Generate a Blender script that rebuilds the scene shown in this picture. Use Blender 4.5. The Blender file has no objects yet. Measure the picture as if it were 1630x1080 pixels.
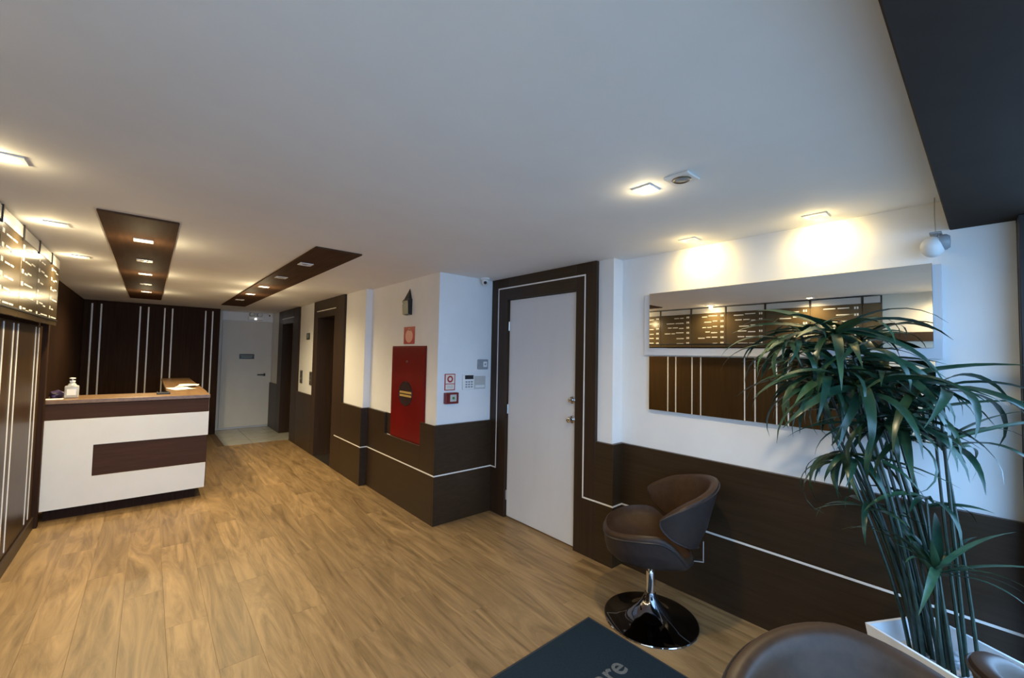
import bpy, bmesh, math, random
from mathutils import Vector, Matrix
SC = bpy.context.scene
COL = SC.collection
PI = math.pi
random.seed(7)

# ------------------------------------------------------------------ camera
CAMZ = 1.5633
cam_d = bpy.data.cameras.new('camera')
cam = bpy.data.objects.new('camera', cam_d)
COL.objects.link(cam)
cam_d.sensor_fit = 'HORIZONTAL'
cam_d.sensor_width = 36.0
cam_d.lens = 663.05 / 1630 * 36.0
cam_d.clip_start = 0.02
cr = Vector((0.75420317, -0.65635277, 0.01945794))
cu = Vector((-0.0405535, -0.0169824, 0.99903304))
cf = Vector((0.65538766, 0.75426297, 0.03942558))
cam.matrix_world = Matrix(((cr.x, cu.x, -cf.x, 0), (cr.y, cu.y, -cf.y, 0), (cr.z, cu.z, -cf.z, CAMZ), (0, 0, 0, 1)))
SC.camera = cam

# ------------------------------------------------------------------ world and exposure
world = bpy.data.worlds.new('overcast_dusk')
SC.world = world
world.use_nodes = True
wbg = world.node_tree.nodes['Background']
wbg.inputs['Color'].default_value = (0.30, 0.57, 0.98, 1)
wbg.inputs['Strength'].default_value = 7.3
vs = SC.view_settings
vs.view_transform = 'Standard'
vs.look = 'None'
vs.gamma = 1.0
vs.use_curve_mapping = False
vs.exposure = 0.0
SC.cycles.max_bounces = 10
SC.cycles.diffuse_bounces = 7
SC.cycles.glossy_bounces = 5
SC.cycles.use_denoising = True
SC.cycles.sample_clamp_indirect = 6.0
WARM = (1.0, 0.80, 0.46)
P_DOWN = 74.0      # watts of one lit downlight
P_WASH = 9.0       # watts of one wall washer

# ------------------------------------------------------------------ measured places (metres; X to the right wall, Y into the room)
H = 2.33
XM, XD, XC, XE, XL = 2.793, 2.6735, 2.019, 1.939, -0.72
YR, YA, YE, YB, YW, YD = 1.897, 3.366, 4.913, 0.118, 9.4956, 9.877
P = 0.03
ZW, ZL = 0.9067, 0.449

# ------------------------------------------------------------------ materials
def new_mat(name, col, rough=0.5, metal=0.0, spec=0.5, emit=None, es=0.0):
    m = bpy.data.materials.new(name)
    m.use_nodes = True
    b = m.node_tree.nodes['Principled BSDF']
    b.inputs['Base Color'].default_value = (*col, 1)
    b.inputs['Roughness'].default_value = rough
    b.inputs['Metallic'].default_value = metal
    b.inputs['Specular IOR Level'].default_value = spec
    if emit:
        b.inputs['Emission Color'].default_value = (*emit, 1)
        b.inputs['Emission Strength'].default_value = es
    return m

def vary(m, col_a, col_b, scale=(4, 4, 4), detail=4.0, bump=0.0, dist=0.0, rough_var=0.0, use_random=False, lo=0.3, hi=0.7):
    """colour grain between two colours from a stretched noise, optional fine bump"""
    nt = m.node_tree
    b = nt.nodes['Principled BSDF']
    geo = nt.nodes.new('ShaderNodeNewGeometry')
    mp = nt.nodes.new('ShaderNodeMapping')
    mp.inputs['Scale'].default_value = scale
    if use_random:
        oi = nt.nodes.new('ShaderNodeObjectInfo')
        mul = nt.nodes.new('ShaderNodeVectorMath'); mul.operation = 'SCALE'
        comb = nt.nodes.new('ShaderNodeCombineXYZ')
        nt.links.new(oi.outputs['Random'], comb.inputs[0])
        nt.links.new(oi.outputs['Random'], comb.inputs[1])
        nt.links.new(comb.outputs[0], mul.inputs[0])
        mul.inputs['Scale'].default_value = 37.0
        add = nt.nodes.new('ShaderNodeVectorMath'); add.operation = 'ADD'
        nt.links.new(geo.outputs['Position'], add.inputs[0])
        nt.links.new(mul.outputs[0], add.inputs[1])
        nt.links.new(add.outputs[0], mp.inputs['Vector'])
    else:
        nt.links.new(geo.outputs['Position'], mp.inputs['Vector'])
    n = nt.nodes.new('ShaderNodeTexNoise')
    n.inputs['Scale'].default_value = 1.0
    n.inputs['Detail'].default_value = detail
    n.inputs['Roughness'].default_value = 0.62
    n.inputs['Distortion'].default_value = dist
    nt.links.new(mp.outputs[0], n.inputs['Vector'])
    r = nt.nodes.new('ShaderNodeValToRGB')
    r.color_ramp.elements[0].color = (*col_a, 1)
    r.color_ramp.elements[0].position = lo
    r.color_ramp.elements[1].color = (*col_b, 1)
    r.color_ramp.elements[1].position = hi
    nt.links.new(n.outputs['Fac'], r.inputs['Fac'])
    out = r.outputs['Color']
    if use_random:
        hsv = nt.nodes.new('ShaderNodeHueSaturation')
        mr = nt.nodes.new('ShaderNodeMapRange')
        mr.inputs['To Min'].default_value = 0.87
        mr.inputs['To Max'].default_value = 1.09
        nt.links.new(oi.outputs['Random'], mr.inputs['Value'])
        nt.links.new(mr.outputs[0], hsv.inputs['Value'])
        nt.links.new(out, hsv.inputs['Color'])
        out = hsv.outputs['Color']
    nt.links.new(out, b.inputs['Base Color'])
    if bump:
        bp = nt.nodes.new('ShaderNodeBump')
        bp.inputs['Strength'].default_value = bump
        bp.inputs['Distance'].default_value = 0.004
        nt.links.new(n.outputs['Fac'], bp.inputs['Height'])
        nt.links.new(bp.outputs[0], b.inputs['Normal'])
    if rough_var:
        mr2 = nt.nodes.new('ShaderNodeMapRange')
        base = b.inputs['Roughness'].default_value
        mr2.inputs['To Min'].default_value = base - rough_var
        mr2.inputs['To Max'].default_value = base + rough_var
        nt.links.new(n.outputs['Fac'], mr2.inputs['Value'])
        nt.links.new(mr2.outputs[0], b.inputs['Roughness'])
    return m

M = {}
M['ceiling'] = vary(new_mat('white_ceiling_paint', (0.74, 0.74, 0.74), 0.8), (0.79, 0.79, 0.785), (0.84, 0.84, 0.835), (1.5, 1.5, 1.5), bump=0.04)
M['wall'] = vary(new_mat('white_wall_paint', (0.8, 0.8, 0.8), 0.62), (0.77, 0.77, 0.765), (0.83, 0.83, 0.825), (2, 2, 2), bump=0.03)
M['cream'] = vary(new_mat('cream_wall_paint', (0.74, 0.68, 0.55), 0.7), (0.72, 0.66, 0.53), (0.77, 0.71, 0.58), (2, 2, 2))
M['brown'] = vary(new_mat('dark_brown_laminate', (0.06, 0.035, 0.025), 0.40, spec=0.32), (0.026, 0.0145, 0.0068), (0.042, 0.024, 0.0118), (14, 2.2, 60), 5, bump=0.03, rough_var=0.05)
M['brown_v'] = vary(new_mat('dark_brown_upright_laminate', (0.035, 0.02, 0.012), 0.42, spec=0.22), (0.028, 0.0155, 0.009), (0.046, 0.026, 0.0145), (40, 40, 1.8), 5, bump=0.03, rough_var=0.05)
M['brown_bw'] = vary(new_mat('dark_matt_brown_laminate', (0.03, 0.016, 0.01), 0.6, spec=0.06), (0.026, 0.0125, 0.0075), (0.042, 0.021, 0.0125), (40, 40, 1.8), 5, bump=0.03)
M['brown_lw'] = vary(new_mat('warm_brown_upright_laminate', (0.07, 0.04, 0.018), 0.36, spec=0.2), (0.036, 0.0185, 0.0058), (0.056, 0.029, 0.009), (40, 40, 1.8), 5, bump=0.03, rough_var=0.05)
M['brown_red'] = vary(new_mat('reddish_brown_laminate', (0.075, 0.034, 0.026), 0.5, spec=0.12), (0.052, 0.024, 0.0145), (0.068, 0.032, 0.019), (3, 30, 50), 4)
M['panel_wood'] = vary(new_mat('ceiling_panel_laminate', (0.07, 0.035, 0.02), 0.7, spec=0.04), (0.058, 0.030, 0.018), (0.088, 0.046, 0.027), (25, 2, 25), 5)
M['inlay'] = new_mat('pale_inlay_strip', (0.82, 0.80, 0.76), 0.35)
M['floor'] = vary(new_mat('oak_vinyl_plank', (0.4, 0.26, 0.15), 0.42, spec=0.45), (0.145, 0.088, 0.037), (0.37, 0.243, 0.118), (8, 0.9, 8), 9, bump=0.04, dist=2.6, rough_var=0.08, use_random=True, lo=0.30, hi=0.68)
M['subfloor'] = new_mat('dark_plank_joint', (0.20, 0.13, 0.07), 0.7)
M['tile'] = vary(new_mat('pale_grey_tile', (0.42, 0.42, 0.38), 0.25), (0.38, 0.38, 0.34), (0.46, 0.46, 0.42), (5, 5, 5))
M['white'] = vary(new_mat('white_laminate', (0.8, 0.78, 0.73), 0.3), (0.78, 0.76, 0.71), (0.82, 0.80, 0.75), (3, 3, 3))
M['door_white'] = vary(new_mat('white_door_paint', (0.66, 0.66, 0.68), 0.5), (0.63, 0.63, 0.645), (0.68, 0.68, 0.69), (3, 3, 1.2))
M['door_far'] = vary(new_mat('off_white_door_paint', (0.62, 0.59, 0.51), 0.5), (0.60, 0.575, 0.495), (0.65, 0.62, 0.54), (3, 3, 1.2))
M['counter'] = vary(new_mat('light_brown_countertop', (0.30, 0.18, 0.09), 0.3), (0.16, 0.088, 0.04), (0.25, 0.145, 0.068), (40, 3, 40), 5)
M['red'] = vary(new_mat('red_enamel', (0.30, 0.012, 0.012), 0.28), (0.14, 0.004, 0.004), (0.175, 0.0055, 0.005), (3, 3, 3))
M['red_sign'] = new_mat('red_sign_print', (0.42, 0.03, 0.022), 0.4)
M['pink_print'] = new_mat('pale_red_print', (0.75, 0.36, 0.28), 0.4)
M['cream_print'] = new_mat('cream_print', (0.8, 0.72, 0.62), 0.4)
M['plastic'] = new_mat('white_plastic', (0.78, 0.78, 0.77), 0.35)
M['grey_plastic'] = new_mat('grey_plastic', (0.27, 0.29, 0.31), 0.4)
M['beige_plastic'] = new_mat('beige_grey_plastic', (0.52, 0.51, 0.48), 0.45)
M['black'] = new_mat('black_plastic', (0.012, 0.012, 0.014), 0.35)
M['charcoal'] = vary(new_mat('charcoal_paint', (0.03, 0.028, 0.028), 0.85, spec=0.2), (0.026, 0.0175, 0.0125), (0.033, 0.0225, 0.0165), (6, 6, 6), bump=0.05)
M['post'] = new_mat('black_aluminium', (0.02, 0.02, 0.023), 0.4, 0.3)
M['mirror'] = new_mat('smoked_mirror', (0.80, 0.77, 0.71), 0.015, 1.0)
M['backing'] = new_mat('pale_edge_shadow', (0.62, 0.63, 0.66), 0.5)  # grey of the mirror's edge shadow, put into a board
M['chrome'] = new_mat('chrome', (0.72, 0.73, 0.75), 0.07, 1.0)
M['dark_chrome'] = new_mat('dark_chrome', (0.20, 0.19, 0.20), 0.05, 1.0)
M['satin'] = new_mat('satin_steel', (0.55, 0.53, 0.5), 0.28, 1.0)
M['leather'] = vary(new_mat('brown_leatherette', (0.075, 0.045, 0.032), 0.42, spec=0.22), (0.036, 0.0185, 0.0095), (0.054, 0.028, 0.0145), (30, 30, 30), 4, bump=0.06)
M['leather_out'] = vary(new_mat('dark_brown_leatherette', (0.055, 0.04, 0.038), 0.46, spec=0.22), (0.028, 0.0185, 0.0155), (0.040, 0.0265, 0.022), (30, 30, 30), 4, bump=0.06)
M['piping'] = new_mat('dark_piping', (0.03, 0.022, 0.02), 0.35)
M['mat'] = vary(new_mat('slate_mat_pile', (0.035, 0.05, 0.07), 0.95, spec=0.1), (0.010, 0.019, 0.028), (0.018, 0.030, 0.043), (180, 180, 180), 3, bump=0.4)
M['mat_edge'] = new_mat('black_rubber_edge', (0.02, 0.028, 0.038), 0.6)
M['mat_text'] = vary(new_mat('grey_mat_lettering', (0.26, 0.27, 0.27), 0.9, spec=0.1), (0.085, 0.09, 0.09), (0.16, 0.165, 0.165), (160, 160, 160), 3)
M['board'] = new_mat('glossy_brown_board', (0.062, 0.042, 0.019), 0.2, 0.0, 0.7)
M['board_head'] = new_mat('silver_header_strip', (0.5, 0.49, 0.46), 0.4)
M['board_text'] = new_mat('white_board_print', (0.85, 0.82, 0.72), 0.4)
M['leaf'] = vary(new_mat('dark_green_leaf', (0.02, 0.07, 0.045), 0.33), (0.006, 0.028, 0.017), (0.022, 0.066, 0.036), (14, 14, 14), 3)
M['leaf_pale'] = vary(new_mat('mid_green_leaf', (0.045, 0.13, 0.07), 0.33), (0.018, 0.058, 0.03), (0.048, 0.11, 0.052), (14, 14, 14), 3)
M['stem'] = vary(new_mat('dark_green_stem', (0.018, 0.045, 0.032), 0.4), (0.006, 0.017, 0.012), (0.02, 0.044, 0.03), (10, 10, 40), 3)
M['planter'] = vary(new_mat('white_planter', (0.8, 0.81, 0.82), 0.35), (0.77, 0.78, 0.79), (0.82, 0.83, 0.84), (4, 4, 4))
M['pebble'] = vary(new_mat('grey_pebbles', (0.45, 0.46, 0.47), 0.8), (0.25, 0.26, 0.27), (0.62, 0.63, 0.64), (60, 60, 60), 2)
M['plaque'] = new_mat('dark_plaque', (0.022, 0.026, 0.016), 0.3)
M['plaque_text'] = new_mat('plaque_print', (0.45, 0.47, 0.30), 0.4)
M['green_print'] = new_mat('green_print', (0.06, 0.25, 0.07), 0.4)
M['screen'] = new_mat('dark_screen', (0.008, 0.009, 0.015), 0.1)
M['lift_door'] = vary(new_mat('grey_lift_door', (0.10, 0.085, 0.07), 0.35, 0.4), (0.085, 0.07, 0.06), (0.115, 0.1, 0.085), (30, 30, 2))
M['bottle'] = new_mat('clear_gel_plastic', (0.80, 0.82, 0.82), 0.12)
M['bottle'].node_tree.nodes['Principled BSDF'].inputs['Transmission Weight'].default_value = 0.55
M['purple'] = vary(new_mat('dark_purple_cloth', (0.035, 0.02, 0.07), 0.5), (0.022, 0.012, 0.045), (0.06, 0.035, 0.11), (30, 30, 30))
M['paper'] = new_mat('white_paper', (0.85, 0.83, 0.78), 0.6)
M['glass'] = new_mat('dark_cabinet_glass', (0.05, 0.03, 0.03), 0.05)
M['yellow_hose'] = new_mat('pale_yellow_hose', (0.55, 0.35, 0.09), 0.6)
M['pave'] = vary(new_mat('grey_pavement', (0.24, 0.23, 0.21), 0.85), (0.21, 0.20, 0.18), (0.27, 0.26, 0.24), (8, 8, 8))
M['lamp_on'] = new_mat('lit_lamp', (1, 0.9, 0.75), 0.4, emit=(1.0, 0.82, 0.52), es=22.0)
M['lamp_off'] = new_mat('unlit_lamp', (0.45, 0.45, 0.44), 0.25)
M['led'] = new_mat('small_led', (1, 1, 1), 0.4, emit=(1.0, 0.97, 0.9), es=12.0)
M['cord'] = new_mat('thin_cord', (0.45, 0.40, 0.33), 0.6)

# ------------------------------------------------------------------ mesh helpers
def add_box(bm, x0, x1, y0, y1, z0, z1, bev=0.0, seg=1):
    ret = bmesh.ops.create_cube(bm, size=1.0)
    vs_ = ret['verts']
    for v in vs_:
        v.co = Vector((x0 + (v.co.x + .5) * (x1 - x0), y0 + (v.co.y + .5) * (y1 - y0), z0 + (v.co.z + .5) * (z1 - z0)))
    if bev > 0:
        es = list({e for v in vs_ for e in v.link_edges})
        bmesh.ops.bevel(bm, geom=es, offset=bev, segments=seg, affect='EDGES', profile=0.5)
    return bm

def box(x0, x1, y0, y1, z0, z1, bev=0.0, seg=1):
    return add_box(bmesh.new(), x0, x1, y0, y1, z0, z1, bev, seg)

def add_prism(bm, pts, axis, a, b):
    """extrude a closed 2-D outline along an axis between a and b"""
    def p3(p, t):
        if axis == 0: return (t, p[0], p[1])
        if axis == 1: return (p[0], t, p[1])
        return (p[0], p[1], t)
    va = [bm.verts.new(p3(p, a)) for p in pts]
    vb = [bm.verts.new(p3(p, b)) for p in pts]
    n = len(pts)
    bm.faces.new(va); bm.faces.new(vb[::-1])
    for i in range(n):
        j = (i + 1) % n
        bm.faces.new((va[i], vb[i], vb[j], va[j]))
    bmesh.ops.recalc_face_normals(bm, faces=bm.faces[:])
    return bm

def add_lathe(bm, prof, seg=32, c=(0, 0, 0), axis=2):
    """surface of revolution from (radius, height) pairs"""
    rings = []
    for r, h in prof:
        ring = []
        if r < 1e-6:
            pts = [(0.0, 0.0)]
        else:
            pts = [(r * math.cos(2 * PI * k / seg), r * math.sin(2 * PI * k / seg)) for k in range(seg)]
        for a, b in pts:
            co = (a, b, h) if axis == 2 else ((h, a, b) if axis == 0 else (b, h, a))
            ring.append(bm.verts.new((co[0] + c[0], co[1] + c[1], co[2] + c[2])))
        rings.append(ring)
    for a, b in zip(rings, rings[1:]):
        for k in range(seg):
            l = (k + 1) % seg
            if len(a) == 1 and len(b) == 1: continue
            if len(a) == 1: bm.faces.new((a[0], b[l], b[k]))
            elif len(b) == 1: bm.faces.new((a[k], a[l], b[0]))
            else: bm.faces.new((a[k], a[l], b[l], b[k]))
    bmesh.ops.recalc_face_normals(bm, faces=bm.faces[:])
    return bm

def lathe(prof, seg=32, c=(0, 0, 0), axis=2):
    return add_lathe(bmesh.new(), prof, seg, c, axis)

def add_tube(bm, pts, rad, seg=8, closed=False):
    pts = [Vector(p) for p in pts]
    n = len(pts)
    rads = rad if isinstance(rad, (list, tuple)) else [rad] * n
    rings = []
    up = Vector((0, 0, 1))
    prev = None
    for i, p in enumerate(pts):
        if closed: t = pts[(i + 1) % n] - pts[(i - 1) % n]
        else: t = pts[min(i + 1, n - 1)] - pts[max(i - 1, 0)]
        t.normalize()
        if prev is None:
            u = t.cross(up)
            if u.length < 1e-3: u = t.cross(Vector((1, 0, 0)))
        else:
            u = prev - t * prev.dot(t)
        u.normalize(); prev = u
        w = t.cross(u)
        rings.append([bm.verts.new(p + (u * math.cos(2 * PI * k / seg) + w * math.sin(2 * PI * k / seg)) * rads[i]) for k in range(seg)])
    m = n if closed else n - 1
    for i in range(m):
        a, b = rings[i], rings[(i + 1) % n]
        for k in range(seg):
            l = (k + 1) % seg
            bm.faces.new((a[k], a[l], b[l], b[k]))
    if not closed:
        bm.faces.new(rings[0][::-1]); bm.faces.new(rings[-1])
    bmesh.ops.recalc_face_normals(bm, faces=bm.faces[:])
    return bm

def tube(pts, rad, seg=8, closed=False):
    return add_tube(bmesh.new(), pts, rad, seg, closed)

def obj(name, bm, mat, parent=None, smooth=False, off=None):
    """link a bmesh as one mesh object; with OFF (or a parent) the coordinates are world ones and get moved to the parent's origin"""
    me = bpy.data.meshes.new(name)
    o3 = Vector(off) if off is not None else (Vector(parent['_o']) if parent is not None and '_o' in parent else None)
    if o3 is not None:
        for v in bm.verts: v.co -= o3
    if smooth:
        for f in bm.faces: f.smooth = True
    bm.to_mesh(me); bm.free()
    me.materials.append(M[mat] if isinstance(mat, str) else mat)
    if smooth:
        try: me.set_sharp_from_angle(angle=math.radians(40))
        except Exception: pass
    o = bpy.data.objects.new(name, me)
    COL.objects.link(o)
    if parent is not None:
        o.parent = parent
        if '_o' in parent: o['_o'] = parent['_o']
    return o

def tag(o, label, cat, group=None):
    o['label'] = label; o['category'] = cat
    if group: o['group'] = group
    return o

def thing(name, label, cat, loc, group=None, rz=0.0):
    o = bpy.data.objects.new(name, None)
    COL.objects.link(o)
    o.empty_display_size = 0.05
    o.location = loc
    o.rotation_euler = (0, 0, rz)
    o['_o'] = tuple(loc)
    return tag(o, label, cat, group)

def struct(name, label, cat, loc=(0, 0, 0)):
    o = bpy.data.objects.new(name, None)
    COL.objects.link(o)
    o.location = loc
    o.empty_display_size = 0.05
    o['_o'] = tuple(loc)
    o['kind'] = 'structure'; o['label'] = label; o['category'] = cat
    return o

def smesh(name, bm, mat, label, cat):
    o = obj(name, bm, mat)
    o['kind'] = 'structure'; o['label'] = label; o['category'] = cat
    return o

def light(name, kind, loc, power, color, target=None, **kw):
    d = bpy.data.lights.new(name, kind)
    d.energy = power; d.color = color
    for k, v in kw.items(): setattr(d, k, v)
    o = bpy.data.objects.new(name, d)
    COL.objects.link(o)
    o.location = loc
    if target is not None:
        o.rotation_euler = (Vector(target) - Vector(loc)).to_track_quat('-Z', 'Y').to_euler()
    return o

# ================================================================== THE SETTING
# floor: a sub-floor slab that carries every plank
fl = smesh('floor', box(-0.95, 3.0, -0.75, 10.0, -0.12, -0.008), 'subfloor', 'warm oak vinyl plank floor running through the whole lobby', 'floor')
PW, PL = 0.19, 1.25
plank_cache = {}
def plank_mesh(w, l):
    k = (round(w, 3), round(l, 3))
    if k not in plank_cache:
        bm = box(-w / 2 + .0002, w / 2 - .0002, -l / 2 + .0002, l / 2 - .0002, -0.0078, 0.0, 0.0006)
        me = bpy.data.meshes.new('plank')
        bm.to_mesh(me); bm.free()
        me.materials.append(M['floor'])
        plank_cache[k] = me
    return plank_cache[k]
TILE_Y = 8.2
nrow = 0
x = -0.82
rp = random.Random(3)
while x < 2.79:
    w = min(PW, 2.80 - x)
    cx = x + w / 2
    ymax = TILE_Y if cx > 0.97 else YW
    if cx > 2.05: ymax = min(ymax, YA)
    y = -0.70 - [0.0, 0.55, 0.95, 0.3, 0.75][nrow % 5]
    while y < ymax:
        a, b = max(y, -0.70), min(y + PL, ymax)
        if b - a > 0.02:
            o = bpy.data.objects.new('plank', plank_mesh(w, b - a))
            COL.objects.link(o)
            o.location = (cx, (a + b) / 2, 0.0)
            o.parent = fl
        y += PL
    x += PW; nrow += 1
for i in range(3):
    for j in range(3):
        x0 = 0.98 + i * 0.40; y0 = TILE_Y + j * 0.56
        obj('tile', box(x0 + .002, x0 + .398, y0 + .002, min(y0 + .558, YD), -0.0078, 0.0, 0.0015), 'tile', fl)

# ceiling and the dark dropped beam over the entrance
smesh('ceiling', box(-0.95, 3.0, YB, 10.0, H, H + 0.15), 'ceiling', 'plain white painted ceiling over the lobby', 'ceiling')
smesh('trim_1', box(-0.95, 3.0, -0.75, YB, 2.187, H + 0.15, 0.004), 'charcoal', 'dark charcoal dropped beam across the entrance overhead', 'beam')
smesh('pavement', box(-7, 9, -9, -0.76, -0.14, -0.012), 'pave', 'grey pavement outside the open entrance', 'pavement')

# right wall, stepping outwards four times towards the entrance
bm = bmesh.new()
XB = XM + 0.2
add_box(bm, XM, XB, -0.08, YR, 0, H)
add_box(bm, XD, XB, YR, 2.10, 0, H)
add_box(bm, XD + 0.065, XB, 2.10, YA, 0, H)
add_box(bm, XC, XB, YA, YE, 0, H)
O2 = (5.94, 6.70); O1 = (8.14, 8.90)
for a, b in ((YE, 5.70), (6.88, 7.80), (9.20, 10.0)):
    add_box(bm, XE, XB, a, b, 0, H)
for a, b in ((5.70, 6.88), (7.80, 9.20)):
    add_box(bm, 2.20, XB, a, b, 0, H)
smesh('wall_right', bm, 'wall', 'white painted right wall stepping back in four planes', 'wall')

# left wall: the long low part, and the recessed part behind the desk
bm = bmesh.new()
add_box(bm, -0.95, XL, 0.80, 5.46, 0, H)
add_box(bm, -0.95, -0.82, 5.46, 9.6, 0, H)
smesh('wall_left', bm, 'brown_bw', 'dark brown left wall running from the boards to the desk', 'wall')
smesh('wall_left_front', box(-0.95, XL, -0.70, 0.80, 0, H), 'cream', 'cream painted end of the left wall by the entrance', 'wall')
smesh('trim_2', box(XL, XL + 0.05, 0.30, 0.78, 1.80, 1.90, 0.003), 'brown', 'dark ledge on the cream wall by the entrance', 'ledge')
smesh('baseboard_left', box(XL + 0.016, XL + 0.030, 0.80, 5.44, 0, 0.10, 0.002), 'brown', 'brown baseboard under the striped left panelling', 'baseboard')

# striped panelling of the left wall
t = struct('trim_3', 'brown striped panelling under the directory boards on the left wall', 'panelling')
pairs = []
k = -2
for base in (3.31, 2.92):
    for q in range(-3, 4):
        yc = base + q * 1.13
        if 0.9 < yc < 5.35: pairs.append(yc)
pairs.sort()
edges = [0.80] + pairs + [5.40]
for a, b in zip(edges, edges[1:]):
    obj('panel', box(XL, XL + 0.014, a + .001, b - .001, 0.0, 1.735, 0.001), 'brown_lw', t)
for yc in pairs:
    for s in (-1, 1):
        y = yc + s * 0.066
        obj('inlay_strip', box(XL + 0.012, XL + 0.018, y - 0.007, y + 0.007, 0.13, 1.72, 0.001), 'inlay', t)
obj('end_post', box(XL, XL + 0.05, 5.402, 5.46, 0, H, 0.003), 'brown_bw', t)

# back wall behind the desk with its striped panels
t = struct('wall_back', 'dark brown striped panel wall behind the reception desk', 'wall')
obj('backing', box(-0.95, 0.98, YW + 0.012, 10.0, 0, H), 'brown_bw', t)
bp_pairs = [-0.67, -0.09, 0.23, 0.81]
be = [-0.82] + bp_pairs + [0.978]
for a, b in zip(be, be[1:]):
    obj('panel', box(a + .001, b - .001, YW, YW + 0.014, 0, 2.295, 0.001), 'brown_bw', t)
for xc in bp_pairs:
    for s in (-1, 1):
        xx = xc + s * 0.053
        obj('inlay_strip', box(xx - .010, xx + .010, YW - 0.005, YW + .002, 0.15, 2.275, 0.001), 'inlay', t)
obj('top_rail', box(-0.82, 0.978, YW - 0.004, YW + 0.012, 2.297, H, 0.001), 'brown_bw', t)
smesh('wall_back_corridor', box(0.98, XE, YD + 0.03, 10.0, 0, H), 'wall', 'white end wall of the short corridor', 'wall')

# wainscots of the right wall ---------------------------------------------------
def wains(name, label, blocks_low, blocks_up, strips):
    t = struct(name, label, 'wainscot')
    for b in blocks_low: obj('lower_panel', box(*b, 0.0015), 'brown', t)
    for b in blocks_up: obj('upper_panel', box(*b, 0.0015), 'brown', t)
    for b in strips: obj('inlay_strip', box(*b, 0.0005), 'inlay', t)
    return t
S0, S1 = ZL - 0.006, ZL + 0.006
g = 0.003
wains('trim_4', 'brown wainscot with a white inlay line below the mirrors',
      [(XM - P, XM, -0.08, YR - P, 0, S0)], [(XM - P, XM, -0.08, YR - P, S1, ZW)],
      [(XM - P - .001, XM, -0.08, YR - P, S0, S1)])
wains('trim_5', 'brown wainscot around the narrow white pier right of the door',
      [(XD - P, XM, YR - P, 2.035, 0, S0)], [(XD - P, XM, YR - P, 2.035, S1, ZW)],
      [(XD - P - .001, XM, YR - P - .001, 2.035, S0, S1)])
NT0, NT1 = 3.612, 4.405
CB = (3.567, 4.302, 0.674, 1.640)      # fire cabinet: near, far, bottom, top
t = wains('trim_6', 'brown wainscot with white inlay around the red fire cabinet',
      [(XC - P, XD, YA - P, YA, 0, S0), (XC - P, XC, YA + .0005, YE, 0, S0)],
      [(XC - P, XD, YA - P, YA, S1, ZW), (XC - P, XC - .0225, YA + .0005, NT0, S1, ZW), (XC - P, XC, NT1, YE, S1, ZW), (XC - P, XC - .0225, NT0 + .0005, NT1 - .0005, S1, CB[2] + 0.005), (XC - .005, XC, CB[1] + .002, NT1 - .0005, CB[2] + 0.0055, ZW)],
      [(XC - P - .001, XD - P, YA - P - .001, YA, S0, S1), (XC - P - .001, XC, YA + .001, YE, S0, S1)])
wains('trim_7', 'brown wainscot at the step just right of the near lift portal',
      [(XE - P, XC, YE - P, 5.562, 0, S0)], [(XE - P, XC - .001, YE - P, 5.562, S1, ZW)],
      [(XE - P - .001, XC, YE - P - .001, 5.80, S0, S1)])
wains('trim_8', 'plain brown wainscot between the two lift portals',
      [(XE - P, XE, 6.902, 7.763, 0, S0)], [(XE - P, XE, 6.902, 7.763, S0 + .001, ZW - .02)], [])
wains('trim_9', 'brown wainscot beside the far white door',
      [(XE - P, XE, 9.222, YD, 0, S0)], [(XE - P, XE, 9.222, YD, S0 + .001, ZW)], [])

# door_1: the white door in its brown surround --------------------------------
t = struct('door_1', 'white flush door in a wide brown surround with white inlay line', 'door')
JN, JF = 2.035, YA - P
XF = XD - P
yi0, yi1, zi = 2.150, 3.257, 2.222
obj('jamb', box(XF, XD + .06, JN + .001, 2.2445, 0, H - .002, 0.002), 'brown_v', t)
obj('jamb', box(XF, XD + .06, 3.118, JF + P, 0, H - .002, 0.002), 'brown_v', t)
obj('header', box(XF, XD + .06, 2.2447, 3.1178, 2.110, H - .002, 0.002), 'brown', t)
obj('inlay_strip', box(XF - .0015, XF + .004, yi0 - .006, yi0 + .006, ZL, zi), 'inlay', t)
obj('inlay_strip', box(XF - .0015, XF + .004, yi1 - .006, yi1 + .006, ZL, zi), 'inlay', t)
obj('inlay_strip', box(XF - .0015, XF + .004, yi0 - .006, yi1 + .006, zi, zi + .012), 'inlay', t)
obj('inlay_strip', box(XF - .0015, XF + .004, JN, yi0 + .006, S0, S1), 'inlay', t)
obj('inlay_strip', box(XF - .0015, XF + .004, yi1 - .006, JF, S0, S1), 'inlay', t)
lf = obj('leaf', box(XD, XD + .04, 2.248, 3.114, 0.012, 2.106, 0.002), 'door_white', t)
for z, nm in ((1.204, 'deadbolt'), (1.043, 'door_knob')):
    k = obj(nm, lathe([(0, 0), (0.033, 0), (0.033, 0.007), (0.026, 0.012), (0.0, 0.012)], 24, (0, 0, 0), 0), 'chrome', lf)
    bm = bmesh.new()
    for v in k.data.vertices: v.co = Vector((XD - v.co.x, 2.290 + v.co.y, z + v.co.z))
    kb = obj('knob_grip', lathe([(0, 0), (0.013, 0), (0.011, 0.014), (0.020, 0.022), (0.026, 0.034), (0.024, 0.046), (0.014, 0.053), (0, 0.054)], 20, (0, 0, 0), 0), 'chrome', k, True)
    sc_ = 1.0 if nm == 'door_knob' else 0.7
    for v in kb.data.vertices: v.co = Vector((XD - 0.010 - v.co.x * sc_, 2.290 + v.co.y * sc_, z + v.co.z * sc_))
    for oo in (k, kb): oo.data.flip_normals()
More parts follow.
